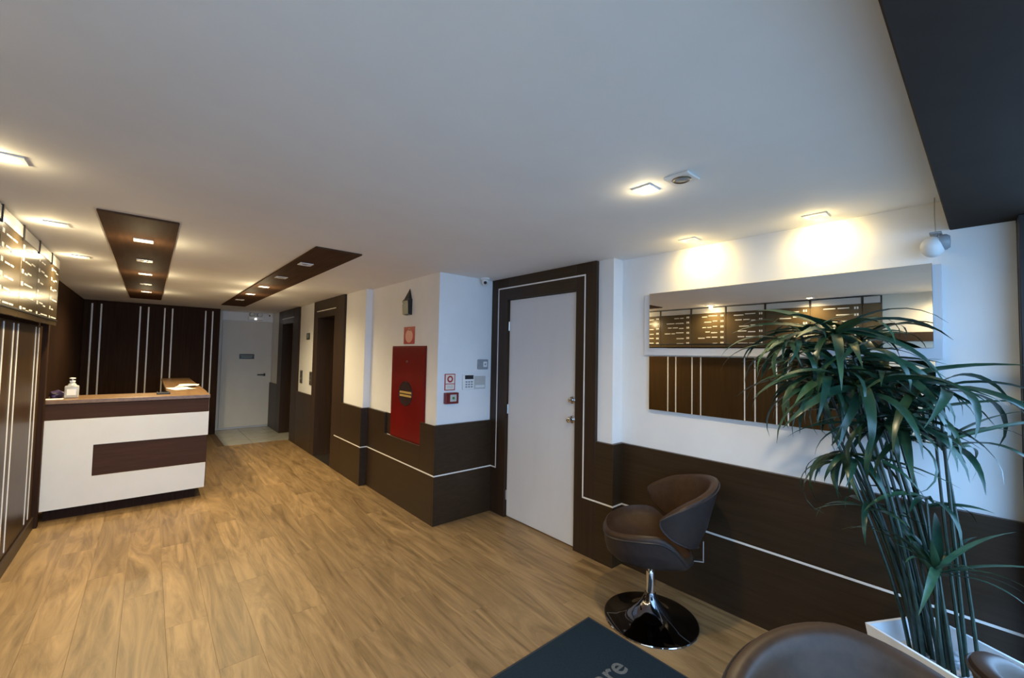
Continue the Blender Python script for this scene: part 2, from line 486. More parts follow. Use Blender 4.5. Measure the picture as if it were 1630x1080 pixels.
for z in (0.21, 1.04, 1.85):
    obj('hinge', lathe([(0, 0), (0.008, 0), (0.008, 0.09), (0, 0.09)], 10, (XD - .004, 3.117, z - .045)), 'satin', t)

# lift portals ----------------------------------------------------------------
def portal(name, label, y0, y1, oa, ob):
    t = struct(name, label, 'lift door')
    xf = XE - P
    obj('jamb', box(xf, 2.152, y0, oa, 0, H - .003, 0.002), 'brown_v', t)
    obj('jamb', box(xf, 2.152, ob, y1, 0, H - .003, 0.002), 'brown_v', t)
    obj('header', box(xf, 2.152, oa + .0005, ob - .0005, 2.07, H - .003, 0.002), 'brown', t)
    obj('inlay_strip', box(xf - .0015, xf + .003, oa - .05, ob + .05, 2.165, 2.177), 'inlay', t)
    m_ = (oa + ob) / 2
    obj('lift_leaf', box(2.156, 2.175, oa + .001, m_ - .001, 0.004, 2.068, 0.001), 'lift_door', t)
    obj('lift_leaf', box(2.156, 2.175, m_ + .001, ob - .001, 0.004, 2.068, 0.001), 'lift_door', t)
    obj('threshold', box(xf, 2.156, oa + .001, ob - .001, 0.0005, 0.003), 'satin' if name == 'door_2' else 'tile', t)
portal('door_2', 'near lift doorway in a tall brown portal', 5.564, 6.90, *O2)
portal('door_3', 'far lift doorway in a tall brown portal next to the end door', 7.765, 9.22, *O1)

# door_4: far white door
t = struct('door_4', 'white door with a dark plaque at the end of the corridor', 'door')
lf = obj('leaf', box(1.062, 1.925, YD, YD + 0.03, 0.03, 2.145, 0.003), 'door_far', t)
obj('door_frame', box(0.985, 1.058, YD, YD + 0.03, 0, H - .003), 'door_far', t)
obj('lintel', box(1.060, 1.935, YD, YD + 0.03, 2.152, H - .003), 'wall', t)
pq = obj('plaque', box(1.361, 1.618, YD - 0.008, YD - .0005, 1.389, 1.487, 0.002), 'plaque', lf)
hd = obj('handle', box(1.68, 1.82, YD - 0.055, YD - 0.035, 1.055, 1.08, 0.004), 'black', lf)
obj('rose', box(1.80, 1.825, YD - 0.036, YD - .0005, 1.04, 1.095, 0.003), 'black', lf)
for r_, (a, b) in enumerate(((1.385, 1.595), (1.40, 1.58))):
    obj('plaque_line', box(a, b, YD - 0.0095, YD - 0.0075, 1.448 - r_ * 0.03, 1.456 - r_ * 0.03), 'plaque_text', lf)

# dark aluminium post of the shop front at the end of the right wall
smesh('trim_10', box(XM - 0.11, XM + 0.2, -0.17, -0.082, 0, 2.185, 0.003), 'post', 'black metal post of the entrance at the end of the right wall', 'post')

# ================================================================== DIRECTORY BOARDS (left wall)
bt = thing('directory_board', 'long glossy brown tenant directory board high on the left wall', 'board', (-0.63, 3.075, 1.74))
XBD = -0.625
by0, by1, bz0, bz1 = 0.79, 5.36, 1.742, 2.312
obj('casing', box(XL + .002, XBD - 0.012, by0 + 0.02, by1 - 0.02, bz0 + 0.02, bz1 - .005, 0.002), 'black', bt)
posts = [by0 + 0.002]
y = 0.96
while y < by1 - 0.2:
    posts.append(y); y += 0.5
posts.append(by1 - 0.002)
rb = random.Random(5)
for a, b in zip(posts, posts[1:]):
    pn = obj('board_panel', box(XBD - 0.012, XBD, a + .003, b - .003, bz0, 2.236, 0.001), 'board', bt)
    obj('header_strip', box(XBD - 0.012, XBD + .002, a + .012, b - .012, 2.238, bz1, 0.001), 'board_head', bt)
    if b - a > 0.3:
        tx = bmesh.new()
        for r_ in range(6):
            z = 2.205 - r_ * 0.078
            for d_ in range(2):
                y_ = a + 0.035 + d_ * 0.024
                add_box(tx, XBD, XBD + .0015, y_, y_ + 0.014, z - .026, z)
            y_ = a + 0.12
            for q in range(rb.choice((1, 2, 2, 3))):
                l_ = rb.uniform(0.05, 0.13)
                if y_ + l_ > b - 0.04: break
                zz = z - 0.004 - rb.choice((0, 0.012))
                add_box(tx, XBD, XBD + .0015, y_, y_ + l_, zz - 0.010, zz)
                y_ += l_ + 0.02
        o = obj('listing_print', tx, 'board_text', pn)
        o['kind'] = 'stuff'
for y in posts[1:-1]:
    obj('divider_post', box(XBD - 0.012, XBD + 0.008, y - .011, y + .011, 2.225, bz1 + .008, 0.001), 'black', bt)
obj('bottom_rail', box(XBD - 0.004, XBD + 0.006, by0, by1, 1.782, 1.794, 0.001), 'black', bt)

# ================================================================== MIRRORS (right wall)
kf = (XM - 0.025) / XM
def zc(z): return CAMZ + (z - CAMZ) * kf
mt = thing('wall_mirror', 'upper smoked wall mirror with a pale board for its edge shadow, above the second mirror', 'mirror', (XM - .002, 0.92, 1.62), 'mirrors')
obj('mirror_glass', box(XM - 0.031, XM - 0.025, .1772 * kf, 1.6589 * kf, zc(1.637), zc(2.0405), 0.0008), 'mirror', mt)
obj('edge_shadow_board', box(XM - 0.022, XM - 0.001, 0.146, 1.690, 1.585, 2.030, 0.001), 'backing', mt)  # pale board stands in for the glass edge and its cast shadow
for y in (0.4, 1.4):
    obj('spacer', box(XM - 0.0255, XM - 0.0215, y - .03, y + .03, 1.70, 1.95), 'black', mt)
mt = thing('wall_mirror', 'lower smoked wall mirror showing the brown striped wall opposite', 'mirror', (XM - .002, 0.92, 1.18), 'mirrors')
obj('mirror_glass', box(XM - 0.031, XM - 0.025, .1713 * kf, 1.6589 * kf, zc(1.1875), zc(1.577), 0.0008), 'mirror', mt)
for y in (0.4, 1.4):
    obj('spacer', box(XM - 0.0255, XM - 0.001, y - .04, y + .04, 1.26, 1.48), 'black', mt)

# ================================================================== CEILING PANELS AND DOWNLIGHTS
PZ = H - 0.012
tag(obj('ceiling_panel', box(-0.252, 0.108, 3.222, 8.50, PZ, H - .0005, 0.002), 'panel_wood', off=None), 'long brown ceiling panel over the left of the lobby, by the desk', 'ceiling panel', 'brown ceiling panels')
tag(obj('ceiling_panel', box(0.882, 1.222, 3.205, 8.50, PZ, H - .0005, 0.002), 'panel_wood'), 'long brown ceiling panel over the walkway, nearer the lift doors', 'ceiling panel', 'brown ceiling panels')

def downlight(x, y, z, on, label, group, size=0.105, tilt=None):
    t = thing('downlight', label, 'downlight', (x, y, z), group)
    s, i = size / 2, size / 2 - 0.020
    bm = bmesh.new()
    add_box(bm, x - s, x + s, y - s, y - i, z - 0.007, z - .0003, 0.001)
    add_box(bm, x - s, x + s, y + i, y + s, z - 0.007, z - .0003, 0.001)
    add_box(bm, x - s, x - i, y - i, y + i, z - 0.007, z - .0003, 0.001)
    add_box(bm, x + i, x + s, y - i, y + i, z - 0.007, z - .0003, 0.001)
    obj('frame', bm, 'plastic', t)
    obj('baffle', box(x - i, x + i, y - i, y + i, z - 0.003, z - .0003), 'plastic', t)
    obj('lamp', lathe([(0, -0.0085), (0.016, -0.008), (0.026, -0.0045), (0.027, -0.002), (0, -0.002)], 20, (x, y, z)), 'lamp_on' if on else 'lamp_off', t, True)
    return t

def lit(x, y, z, power=P_DOWN, tgt=None, ang=162, blend=0.95):
    light('downlight_beam', 'SPOT', (x, y, z - 0.03), power, WARM, tgt or (x, y, 0), spot_size=math.radians(ang), spot_blend=blend, shadow_soft_size=0.03)

def ceiling_fill(x, y, z, power=4.0):
    light('ceiling_glow_fill', 'POINT', (x, y, z - 0.16), power, WARM, shadow_soft_size=0.03)  # added unseen fill hung below the fixture, lifts ceiling and upper walls

ys = (3.876, 4.76, 5.605, 6.48, 7.353)
order = ('nearest', 'second nearest', 'middle', 'fourth', 'farthest')
for i, y in enumerate(ys):
    on = i in (0, 2, 4)
    downlight(-0.062, y, PZ, on, f"{'lit' if on else 'unlit'} square downlight, {order[i]} of five in the left ceiling panel", 'downlights in the left panel')
    if on: lit(-0.062, y, PZ, P_DOWN * 1.15); ceiling_fill(-0.062, y, PZ)
for i, y in enumerate(ys):
    on = i in (2, 3)
    downlight(0.987, y, PZ, on, f"{'lit' if on else 'unlit'} square downlight, {order[i]} of five in the right ceiling panel", 'downlights in the right panel')
    if on: lit(0.987, y, PZ, P_DOWN * 1.0); ceiling_fill(0.987, y, PZ)
for i, (y, w) in enumerate(((0.25, 'over the cream wall end'), (1.43, 'nearest the entrance'), (2.614, 'at the left edge of the photo'), (3.814, 'second before the left end of the boards'), (5.041, 'above the far end of the boards'))):
    if i >= 2:
        downlight(-0.468, y, H, True, f'lit white downlight along the directory board, {w}', 'downlights along the boards')
    else:
        downlight(-0.468, y, H, True, f'lit white downlight along the left wall, {w}', 'downlights along the boards')
    lit(-0.468, y, H, P_DOWN * 0.62, (-0.53, y, 0))
    if i >= 2: light('ceiling_glow_fill', 'POINT', (-0.50, y, H - 0.035), 1.8, WARM, shadow_soft_size=0.02)  # extra point fill added to make the ceiling glow along the boards
downlight(1.668, 1.015, H, True, 'brightly lit white downlight in the middle of the front ceiling', 'downlights in the front ceiling', 0.09)
lit(1.668, 1.015, H, P_DOWN * 0.72)
light('ceiling_glow_fill', 'POINT', (1.668, 1.015, H - 0.035), 0.9, WARM, shadow_soft_size=0.02)  # added point for a slight warm glow on the front ceiling
t = thing('downlight', 'unlit square white downlight with a dark round eye beside the bright one', 'downlight', (1.670, 0.848, H), 'downlights in the front ceiling')
s = 0.055
obj('frame', box(1.670 - s, 1.670 + s, 0.848 - s, 0.848 + s, H - 0.010, H - .0003, 0.003), 'plastic', t)
obj('eye_ring', lathe([(0.026, -0.0100), (0.034, -0.0135), (0.040, -0.0100)], 24, (1.670, 0.848, H)), 'satin', t, True)
obj('lamp', lathe([(0, -0.0125), (0.020, -0.0125), (0.027, -0.0098), (0, -0.0098)], 24, (1.670, 0.848, H)), 'grey_plastic', t, True)
for (x, y, w) in ((2.600, 1.262, 'above the far end of the mirrors'), (2.624, 0.594, 'above the plant end of the mirrors')):
    downlight(x, y, H, False, f'white tilted downlight washing the wall {w}', 'wall washers over the mirrors')
    light('wall_wash_beam', 'SPOT', (x + 0.03, y, H - 0.028), P_WASH, (1.0, 0.72, 0.24), (x + 0.17, y, H - 0.13), spot_size=math.radians(145), spot_blend=1.0, shadow_soft_size=0.03)
    light('ceiling_glow_fill', 'POINT', (x - 0.02, y, H - 0.06), 0.6, (1.0, 0.72, 0.30), shadow_soft_size=0.02)  # extra point added for the yellow ceiling glow near the washer

# ================================================================== RECEPTION DESK
YK = 5.50
dx0, dx1 = -0.692, 0.507
dk = thing('reception_desk', 'L-shaped reception desk with a white C-shaped front on dark brown', 'desk', (-0.1, 5.7, 0))
obj('plinth', box(dx0 + .03, 0.42, YK + 0.075, YK + 0.40, 0, 0.115, 0.002), 'brown_bw', dk)
obj('front_body', box(dx0 + .004, dx1 - .004, YK + 0.02, YK + 0.44, 0.115, 1.045, 0.003), 'brown_red', dk)
obj('inset_panel', box(-0.355, dx1 - .006, YK + 0.012, YK + 0.0195, 0.366, 0.656, 0.0015), 'brown_red', dk)
add = [(dx0, 0.108), (0.494, 0.108), (0.497, 0.366), (-0.359, 0.366), (-0.359, 0.656), (dx1, 0.656), (dx1, 0.902), (dx0, 0.902)]
obj('white_front', add_prism(bmesh.new(), add, 1, YK, YK + 0.0195), 'white', dk)
obj('upper_band', box(dx0 + .002, dx1 - .002, YK + 0.010, YK + 0.0195, 0.904, 1.044, 0.0015), 'brown_red', dk)
obj('countertop', box(dx0 - .004, dx1 + .006, YK - 0.005, YK + 0.46, 1.046, 1.084, 0.003), 'counter', dk)
obj('return_body', box(0.17, dx1 - .004, YK + 0.445, 8.75, 0.0, 1.045, 0.003), 'brown_red', dk)
obj('return_top', box(0.165, dx1 + .012, YK + 0.462, 8.80, 1.046, 1.084, 0.003), 'counter', dk)
ZT = 1.084

# things on the desk
c = (-0.532, 5.66, ZT)
t = thing('pump_bottle', 'clear square hand gel pump bottle on the left end of the desk', 'bottle', c)
bm = box(c[0] - .047, c[0] + .047, c[1] - .033, c[1] + .033, ZT + .0005, ZT + 0.118, 0.012, 3)
obj('body', bm, 'bottle', t, True)
obj('shoulder', lathe([(0.034, 0.117), (0.024, 0.135), (0.017, 0.142), (0.017, 0.150), (0, 0.150)], 20, c), 'bottle', t, True)
obj('collar', lathe([(0, 0.148), (0.020, 0.148), (0.020, 0.163), (0.008, 0.166), (0, 0.166)], 20, c), 'plastic', t, True)
bm = lathe([(0, 0.166), (0.006, 0.166), (0.006, 0.178), (0.021, 0.180), (0.021, 0.190), (0, 0.192)], 16, c)
add_box(bm, c[0] - .008, c[0] + .008, c[1] - .055, c[1], ZT + .181, ZT + .190, 0.003)
obj('pump_head', bm, 'plastic', t, True)
obj('gel_label', box(c[0] - .03, c[0] + .03, c[1] - .0345, c[1] - .0335, ZT + .03, ZT + .085), 'paper', t)

t = thing('cloth_pouch', 'dark purple crumpled cloth pouch left of the gel bottle', 'pouch', (-0.633, 5.72, ZT))
bm = bmesh.new()
bmesh.ops.create_icosphere(bm, subdivisions=3, radius=1.0)
rr_ = random.Random(2)
for v in bm.verts:
    n = v.co.copy()
    k = 1 + 0.10 * math.sin(7 * n.x + 3 * n.y) + 0.08 * math.sin(9 * n.z + 5 * n.x)
    v.co = Vector((-0.633 + n.x * 0.052 * k, 5.72 + n.y * 0.07 * k, max(ZT + .001, ZT + 0.03 + n.z * 0.042 * k)))
obj('bag', bm, 'purple', t, True)
obj('drawstring', tube([(-0.68, 5.66, ZT + .03), (-0.655, 5.645, ZT + .05), (-0.62, 5.645, ZT + .045), (-0.59, 5.665, ZT + .03)], 0.004, 6), 'black', t, True)
bm = box(-0.686, -0.575, 5.515, 5.60, ZT + .0005, ZT + .006, 0.001)
tag(obj('paper_pad', bm, 'paper'), 'small white paper pad at the left front edge of the desk', 'paper')
bm = box(0.005, 0.135, 6.05, 6.25, ZT + .0005, ZT + 0.014, 0.003)
t = thing('card_reader', 'flat black device lying on the right part of the desk', 'device', (0.07, 5.85, ZT))
obj('shell', box(0.075, 0.185, 5.70, 5.90, ZT + .0005, ZT + 0.016, 0.004, 2), 'black', t)
obj('screen', box(0.085, 0.175, 5.79, 5.89, ZT + .0155, ZT + .0168), 'screen', t)
def sheet(x0, x1, y0, y1, ang, lift, lab):
    bm = bmesh.new()
    n = 8
    cx, cy = (x0 + x1) / 2, (y0 + y1) / 2
    top = []
    for dz in (0.0, 0.0012):
        grid = []
        for i in range(n + 1):
            row = []
            for j in range(n + 1):
                u, v = (i / n - .5) * (x1 - x0), (j / n - .5) * (y1 - y0)
                z = ZT + .0015 + dz + lift * (1 + math.sin(9 * u + 5 * v + lift * 90)) * (0.35 + 0.65 * abs(2 * j / n - 1) ** 2)
                row.append(bm.verts.new((cx + u * math.cos(ang) - v * math.sin(ang), cy + u * math.sin(ang) + v * math.cos(ang), z)))
            grid.append(row)
        for i in range(n):
            for j in range(n):
                f = (grid[i][j], grid[i + 1][j], grid[i + 1][j + 1], grid[i][j + 1])
                bm.faces.new(f if dz else f[::-1])
        top.append(grid)
    a, b = top
    rim = [(i, 0) for i in range(n)] + [(n, j) for j in range(n)] + [(i, n) for i in range(n, 0, -1)] + [(0, j) for j in range(n, 0, -1)]
    for k in range(len(rim)):
        p, q = rim[k], rim[(k + 1) % len(rim)]
        bm.faces.new((a[p[0]][p[1]], a[q[0]][q[1]], b[q[0]][q[1]], b[p[0]][p[1]]))
    tag(obj('paper_sheet', bm, 'paper', None, True), lab, 'paper', 'loose papers on the desk')
sheet(0.20, 0.41, 6.22, 6.52, 0.25, 0.005, 'loose white sheet on the desk nearest the black device')
sheet(0.28, 0.49, 6.62, 6.92, -0.2, 0.011, 'curled white sheet on the desk, farther right')

# ================================================================== FIRE CABINET AND WALL FITTINGS
t = thing('fire_cabinet', 'tall red fire hose cabinet set into the wainscot', 'fire cabinet', (XC, 3.93, CB[2]))
obj('housing', box(XC - 0.010, XC - .0005, CB[0], CB[1], CB[2], CB[3], 0.002), 'red', t)
dr = obj('cabinet_door', box(XC - 0.016, XC - 0.0098, CB[0] + .010, CB[1] - .010, CB[2] + .012, CB[3] - .012, 0.002), 'red', t)
yc, z0 = 3.957, 1.150
bm = bmesh.new(); ring = []
add_tube(bm, [(XC - 0.017, yc + 0.140 * math.cos(a), z0 + 0.122 * math.sin(a)) for a in [2 * PI * k / 32 for k in range(32)]], 0.006, 6, True)
obj('window_rim', bm, 'black', dr, True)
bm = bmesh.new()
add_prism(bm, [(yc + 0.138 * math.cos(2 * PI * k / 32), z0 + 0.120 * math.sin(2 * PI * k / 32)) for k in range(32)], 0, XC - 0.0175, XC - .0155)
obj('window_glass', bm, 'glass', dr)
for z_ in (z0 + 0.012, z0 - 0.022):
    obj('hose_fold', box(XC - 0.0192, XC - 0.0172, yc - 0.128, yc + 0.125, z_ - 0.011, z_ + 0.011, 0.001), 'yellow_hose', dr)
obj('latch', lathe([(0, 0), (0.012, 0), (0.012, 0.008), (0, 0.008)], 16, (XC - 0.0235, 3.94, 1.478), 0), 'satin', dr, True)

t = thing('fire_sign', 'small red sign with a pale oval above the fire cabinet', 'sign', (XC, 3.935, 1.66))
obj('plate', box(XC - 0.006, XC - .0005, 3.822, 4.054, 1.660, 1.838, 0.001), 'red_sign', t)
bm = bmesh.new()
add_prism(bm, [(3.935 + 0.080 * math.cos(2 * PI * k / 28), 1.742 + 0.068 * math.sin(2 * PI * k / 28)) for k in range(28)], 0, XC - 0.0075, XC - .0058)
obj('oval_print', bm, 'pink_print', t)
bm = bmesh.new()
add_prism(bm, [(3.905, 1.795), (3.925, 1.815), (3.955, 1.822), (3.945, 1.80)], 0, XC - 0.0075, XC - .0058)
obj('nozzle_print', bm, 'pink_print', t)

t = thing('wall_fitting', 'black wedge-shaped fitting with a pointed top above the fire sign', 'wall fitting', (XC, 3.985, 1.96))
bm = bmesh.new()
add_prism(bm, [(XC - .0005, 1.960), (XC - 0.045, 1.968), (XC - 0.052, 2.105), (XC - 0.035, 2.125), (XC - .0005, 2.125)], 1, 3.895, 4.020)
obj('body', bm, 'black', t)
bm = bmesh.new()
vv = [bm.verts.new(p) for p in ((XC - .001, 3.905, 2.125), (XC - .001, 4.012, 2.125), (XC - 0.035, 4.012, 2.125), (XC - 0.035, 3.905, 2.125), (XC - .004, 3.945, 2.238))]
for f in ((0, 1, 4), (1, 2, 4), (2, 3, 4), (3, 0, 4)): bm.faces.new([vv[i] for i in f])
bm.faces.new([vv[i] for i in (3, 2, 1, 0)])
bmesh.ops.recalc_face_normals(bm, faces=bm.faces[:])
obj('pointed_hood', bm, 'black', t)
obj('lens', box(XC - 0.057, XC - 0.050, 3.995, 4.018, 2.07, 2.085, 0.002), 'plastic', t)

Y0 = YA
t = thing('alarm_sign', 'red-bordered sign with a ring symbol above the red alarm box', 'sign', (2.155, Y0, 1.223))
obj('plate', box(2.096, 2.213, Y0 - 0.005, Y0 - .0005, 1.222, 1.378, 0.001), 'red_sign', t)
obj('symbol_panel', box(2.106, 2.203, Y0 - 0.0062, Y0 - .0049, 1.286, 1.370), 'cream_print', t)
obj('caption_panel', box(2.106, 2.203, Y0 - 0.0062, Y0 - .0049, 1.230, 1.279), 'cream_print', t)
bm = bmesh.new()
add_lathe(bm, [(0.017, -0.0075), (0.032, -0.0075), (0.032, -0.006), (0.017, -0.006), (0.017, -0.0075)], 28, (2.155, Y0, 1.328), 1)
obj('ring_symbol', bm, 'red_sign', t)
for z in (1.262, 1.248):
    obj('caption_line', box(2.122, 2.188, Y0 - 0.0070, Y0 - .0060, z - .004, z + .003), 'beige_plastic', t)
t = thing('fire_alarm_box', 'red push-button fire alarm box on the white wall', 'alarm', (2.16, Y0, 1.1))
obj('housing', box(2.090, 2.232, Y0 - 0.045, Y0 - .0005, 1.098, 1.202, 0.005, 2), 'red', t)
obj('button_plate', box(2.135, 2.205, Y0 - 0.049, Y0 - 0.0445, 1.120, 1.185, 0.002), 'beige_plastic', t)
obj('button', lathe([(0, -0.006), (0.012, -0.006), (0.014, 0), (0, 0)], 16, (2.170, Y0 - 0.0485, 1.152), 1), 'green_print', t, True)
t = thing('alarm_keypad', 'white alarm keypad with a black display beside the red alarm box', 'keypad', (2.36, Y0, 1.225))
obj('housing', box(2.292, 2.424, Y0 - 0.024, Y0 - .0005, 1.222, 1.368, 0.005, 2), 'plastic', t)
obj('display', box(2.312, 2.412, Y0 - 0.0265, Y0 - .0235, 1.324, 1.362, 0.001), 'screen', t)
for r_ in range(3):
    for c_ in range(3):
        obj('key', box(2.318 + c_ * .032, 2.340 + c_ * .032, Y0 - 0.028, Y0 - .0235, 1.290 - r_ * .024, 1.305 - r_ * .024, 0.002), 'grey_plastic', t)
t = thing('switch_plate', 'beige three-row switch plate right of the alarm keypad', 'switch', (2.5, Y0, 1.225))
obj('plate', box(2.430, 2.572, Y0 - 0.012, Y0 - .0005, 1.225, 1.352, 0.003), 'beige_plastic', t)
for r_ in range(3):
    obj('rocker', box(2.444, 2.558, Y0 - 0.0155, Y0 - .0115, 1.237 + r_ * .038, 1.262 + r_ * .038, 0.002), 'plastic' if r_ == 0 else 'beige_plastic', t)
t = thing('access_reader', 'grey access reader with a pale button by the door frame', 'reader', (2.53, Y0, 1.42))
obj('housing', box(2.468, 2.592, Y0 - 0.028, Y0 - .0005, 1.418, 1.518, 0.008, 2), 'grey_plastic', t)
obj('button', box(2.525, 2.572, Y0 - 0.032, Y0 - .0275, 1.442, 1.496, 0.003), 'plastic', t)
obj('button_mark', box(2.540, 2.558, Y0 - 0.0332, Y0 - .0318, 1.460, 1.478), 'grey_plastic', t)

def dome_camera(x, y, z, lab, r=0.05, look=(-0.6, -0.8)):
    t = thing('security_camera', lab, 'camera', (x, y, z), 'security cameras')
    obj('base', lathe([(0, -.0005), (r, -.0005), (r, -0.012), (r * .8, -0.020), (0, -0.020)], 24, (x, y, z)), 'plastic', t, True)
    bm = bmesh.new()
    bmesh.ops.create_uvsphere(bm, u_segments=20, v_segments=12, radius=r * .72)
    for v in bm.verts: v.co += Vector((x, y, z - 0.020 - r * .45))
    obj('ball', bm, 'plastic', t, True)
    lx, ly = look
    c_ = Vector((x + lx * r * .55, y + ly * r * .55, z - 0.022 - r * .55))
    bm = bmesh.new()
    bmesh.ops.create_uvsphere(bm, u_segments=16, v_segments=10, radius=r * .33)
    for v in bm.verts: v.co += c_
    obj('lens', bm, 'black', t, True)
dome_camera(2.505, YA - 0.06, H, 'white ball security camera in the ceiling corner above the white alarm wall')
dome_camera(1.86, YD - 0.10, H, 'small grey ball camera in the ceiling corner above the far door', 0.045)

# lift call panels and level plaque
for y, lab in ((7.582, 'left of the two dark lift call panels'), (7.040, 'right of the two dark lift call panels, beside the near portal')):
    t = thing('call_panel', lab, 'call panel', (XE, y, 1.04), 'lift call panels')
    obj('plate', box(XE - 0.014, XE - .0005, y - 0.055, y + 0.055, 1.035, 1.245, 0.003), 'lift_door', t)
    obj('display', box(XE - 0.0155, XE - .0135, y - 0.035, y + 0.035, 1.185, 1.225), 'screen', t)
    obj('button', lathe([(0, 0), (0.018, 0), (0.018, 0.006), (0, 0.006)], 16, (XE - 0.0195, y, 1.11), 0), 'satin', t, True)
t = thing('level_plaque', 'small dark green plaque above the lift call panels', 'plaque', (XE, 7.27, 1.76))
obj('plate', box(XE - 0.008, XE - .0005, 7.185, 7.355, 1.755, 1.862, 0.001), 'plaque', t)
obj('mark', box(XE - 0.0095, XE - .0075, 7.255, 7.285, 1.775, 1.842), 'plaque_text', t)

# emergency light over the far door
t = thing('emergency_light', 'grey twin-head emergency light over the far white door', 'emergency light', (1.60, YD, 2.17))
obj('housing', box(1.48, 1.74, YD - 0.075, YD - .0005, 2.180, 2.250, 0.006), 'plastic', t)
for s in (-1, 1):
    hd = obj('lamp_head', lathe([(0, 0), (0.045, 0), (0.050, -0.02), (0.035, -0.055), (0, -0.06)], 20, (1.61 + s * .068, YD - 0.02, 2.302 - .012), 1), 'beige_plastic', t, True)
obj('bracket', box(1.53, 1.69, YD - 0.05, YD - .0005, 2.248, 2.262), 'beige_plastic', t)
obj('indicator', lathe([(0, -0.012), (0.012, -0.010), (0.016, 0), (0, 0)], 12, (1.605, YD - 0.0745, 2.200), 1), 'led', t, True)

# motion sensor on the right wall under the beam
sx, sy, sz = XM - 0.085, 0.158, 2.105
t = thing('motion_sensor', 'white rounded motion sensor on the wall under the dark beam', 'sensor', (sx, sy, sz))
bm = bmesh.new()
bmesh.ops.create_uvsphere(bm, u_segments=24, v_segments=16, radius=1)
for v in bm.verts:
    v.co = Vector((sx + v.co.x * 0.047, sy + v.co.y * 0.043 + 0.010, sz + v.co.z * 0.052 * (1.0 if v.co.z < 0 else .85)))
obj('dome', bm, 'plastic', t, True)
obj('side_cap', lathe([(0, -0.036), (0.026, -0.034), (0.036, -0.022), (0.036, 0.0), (0, 0.0)], 20, (sx, sy - 0.012, sz + .012), 1), 'grey_plastic', t, True)
obj('wall_arm', tube([(sx + .03, sy, sz), (sx + .06, sy, sz + .01), (XM - .001, sy, sz + .01)], 0.012, 10), 'plastic', t, True)
obj('mount_plate', box(sx - .022, sx + .03, sy - .02, sy + .02, sz + 0.052, sz + 0.062, 0.002), 'grey_plastic', t)
obj('neck', tube([(sx, sy, sz + .035), (sx, sy, sz + .055)], 0.008, 8), 'grey_plastic', t)
obj('cord', tube([(sx, sy, sz + 0.060), (sx + .001, sy + .003, sz + 0.14), (sx, sy + .002, H)], 0.0022, 5), 'cord', t)

# ================================================================== DOOR MAT
mx0, mx1, my0, my1 = 0.85, 2.052, 0.55, 1.612
t = thing('door_mat', 'slate grey entrance mat with pale lettering', 'mat', (1.4, 1.0, 0))
obj('pile', box(mx0 + .012, mx1 - .012, my0 + .012, my1 - .012, 0.001, 0.0085, 0.002), 'mat', t)
bm = bmesh.new()
for b in ((mx0, mx1, my0, my0 + .012), (mx0, mx1, my1 - .012, my1), (mx0, mx0 + .012, my0 + .012, my1 - .012), (mx1 - .012, mx1, my0 + .012, my1 - .012)):
    add_box(bm, *b, 0.0003, 0.006, 0.001)
obj('rubber_border', bm, 'mat_edge', t)
cu_ = bpy.data.curves.new('lettering', 'FONT')
cu_.body = 'are'
cu_.size = 0.155
cu_.extrude = 0.0006
cu_.offset = 0.0022
cu_.space_character = 1.02
tmp = bpy.data.objects.new('lettering_tmp', cu_)
COL.objects.link(tmp)
bpy.context.view_layer.update()
dg = bpy.context.evaluated_depsgraph_get()
me = bpy.data.meshes.new_from_object(tmp.evaluated_get(dg))
bpy.data.objects.remove(tmp)
lo = bpy.data.objects.new('lettering', me)
me.materials.clear(); me.materials.append(M['mat_text'])
xs = [v.co.x for v in me.vertices]
for v in me.vertices:
    v.co.x += -max(xs) + 1.868 - 1.4
    v.co.y += 1.212 - 1.0
    v.co.z += 0.0092
COL.objects.link(lo); lo.parent = t; lo['kind'] = 'stuff'

# ================================================================== SWIVEL CHAIRS
def seat_rim(a):
    """plan position and height of the seat rim; a = 0 at the front, PI at the back"""
    s, c = math.sin(a), math.cos(a)
    x = 0.262 * math.copysign(abs(s) ** 0.80, s)
    y = (0.275 if c > 0 else 0.225) * math.copysign(abs(c) ** 0.80, c)
    d = max(0.0, -c)
    z = 0.552 + 0.030 * abs(s) ** 2 - 0.115 * min(1.0, (d * 1.5)) ** 1.6
    if c > 0.0: z -= 0.012 * c
    return x, y, z

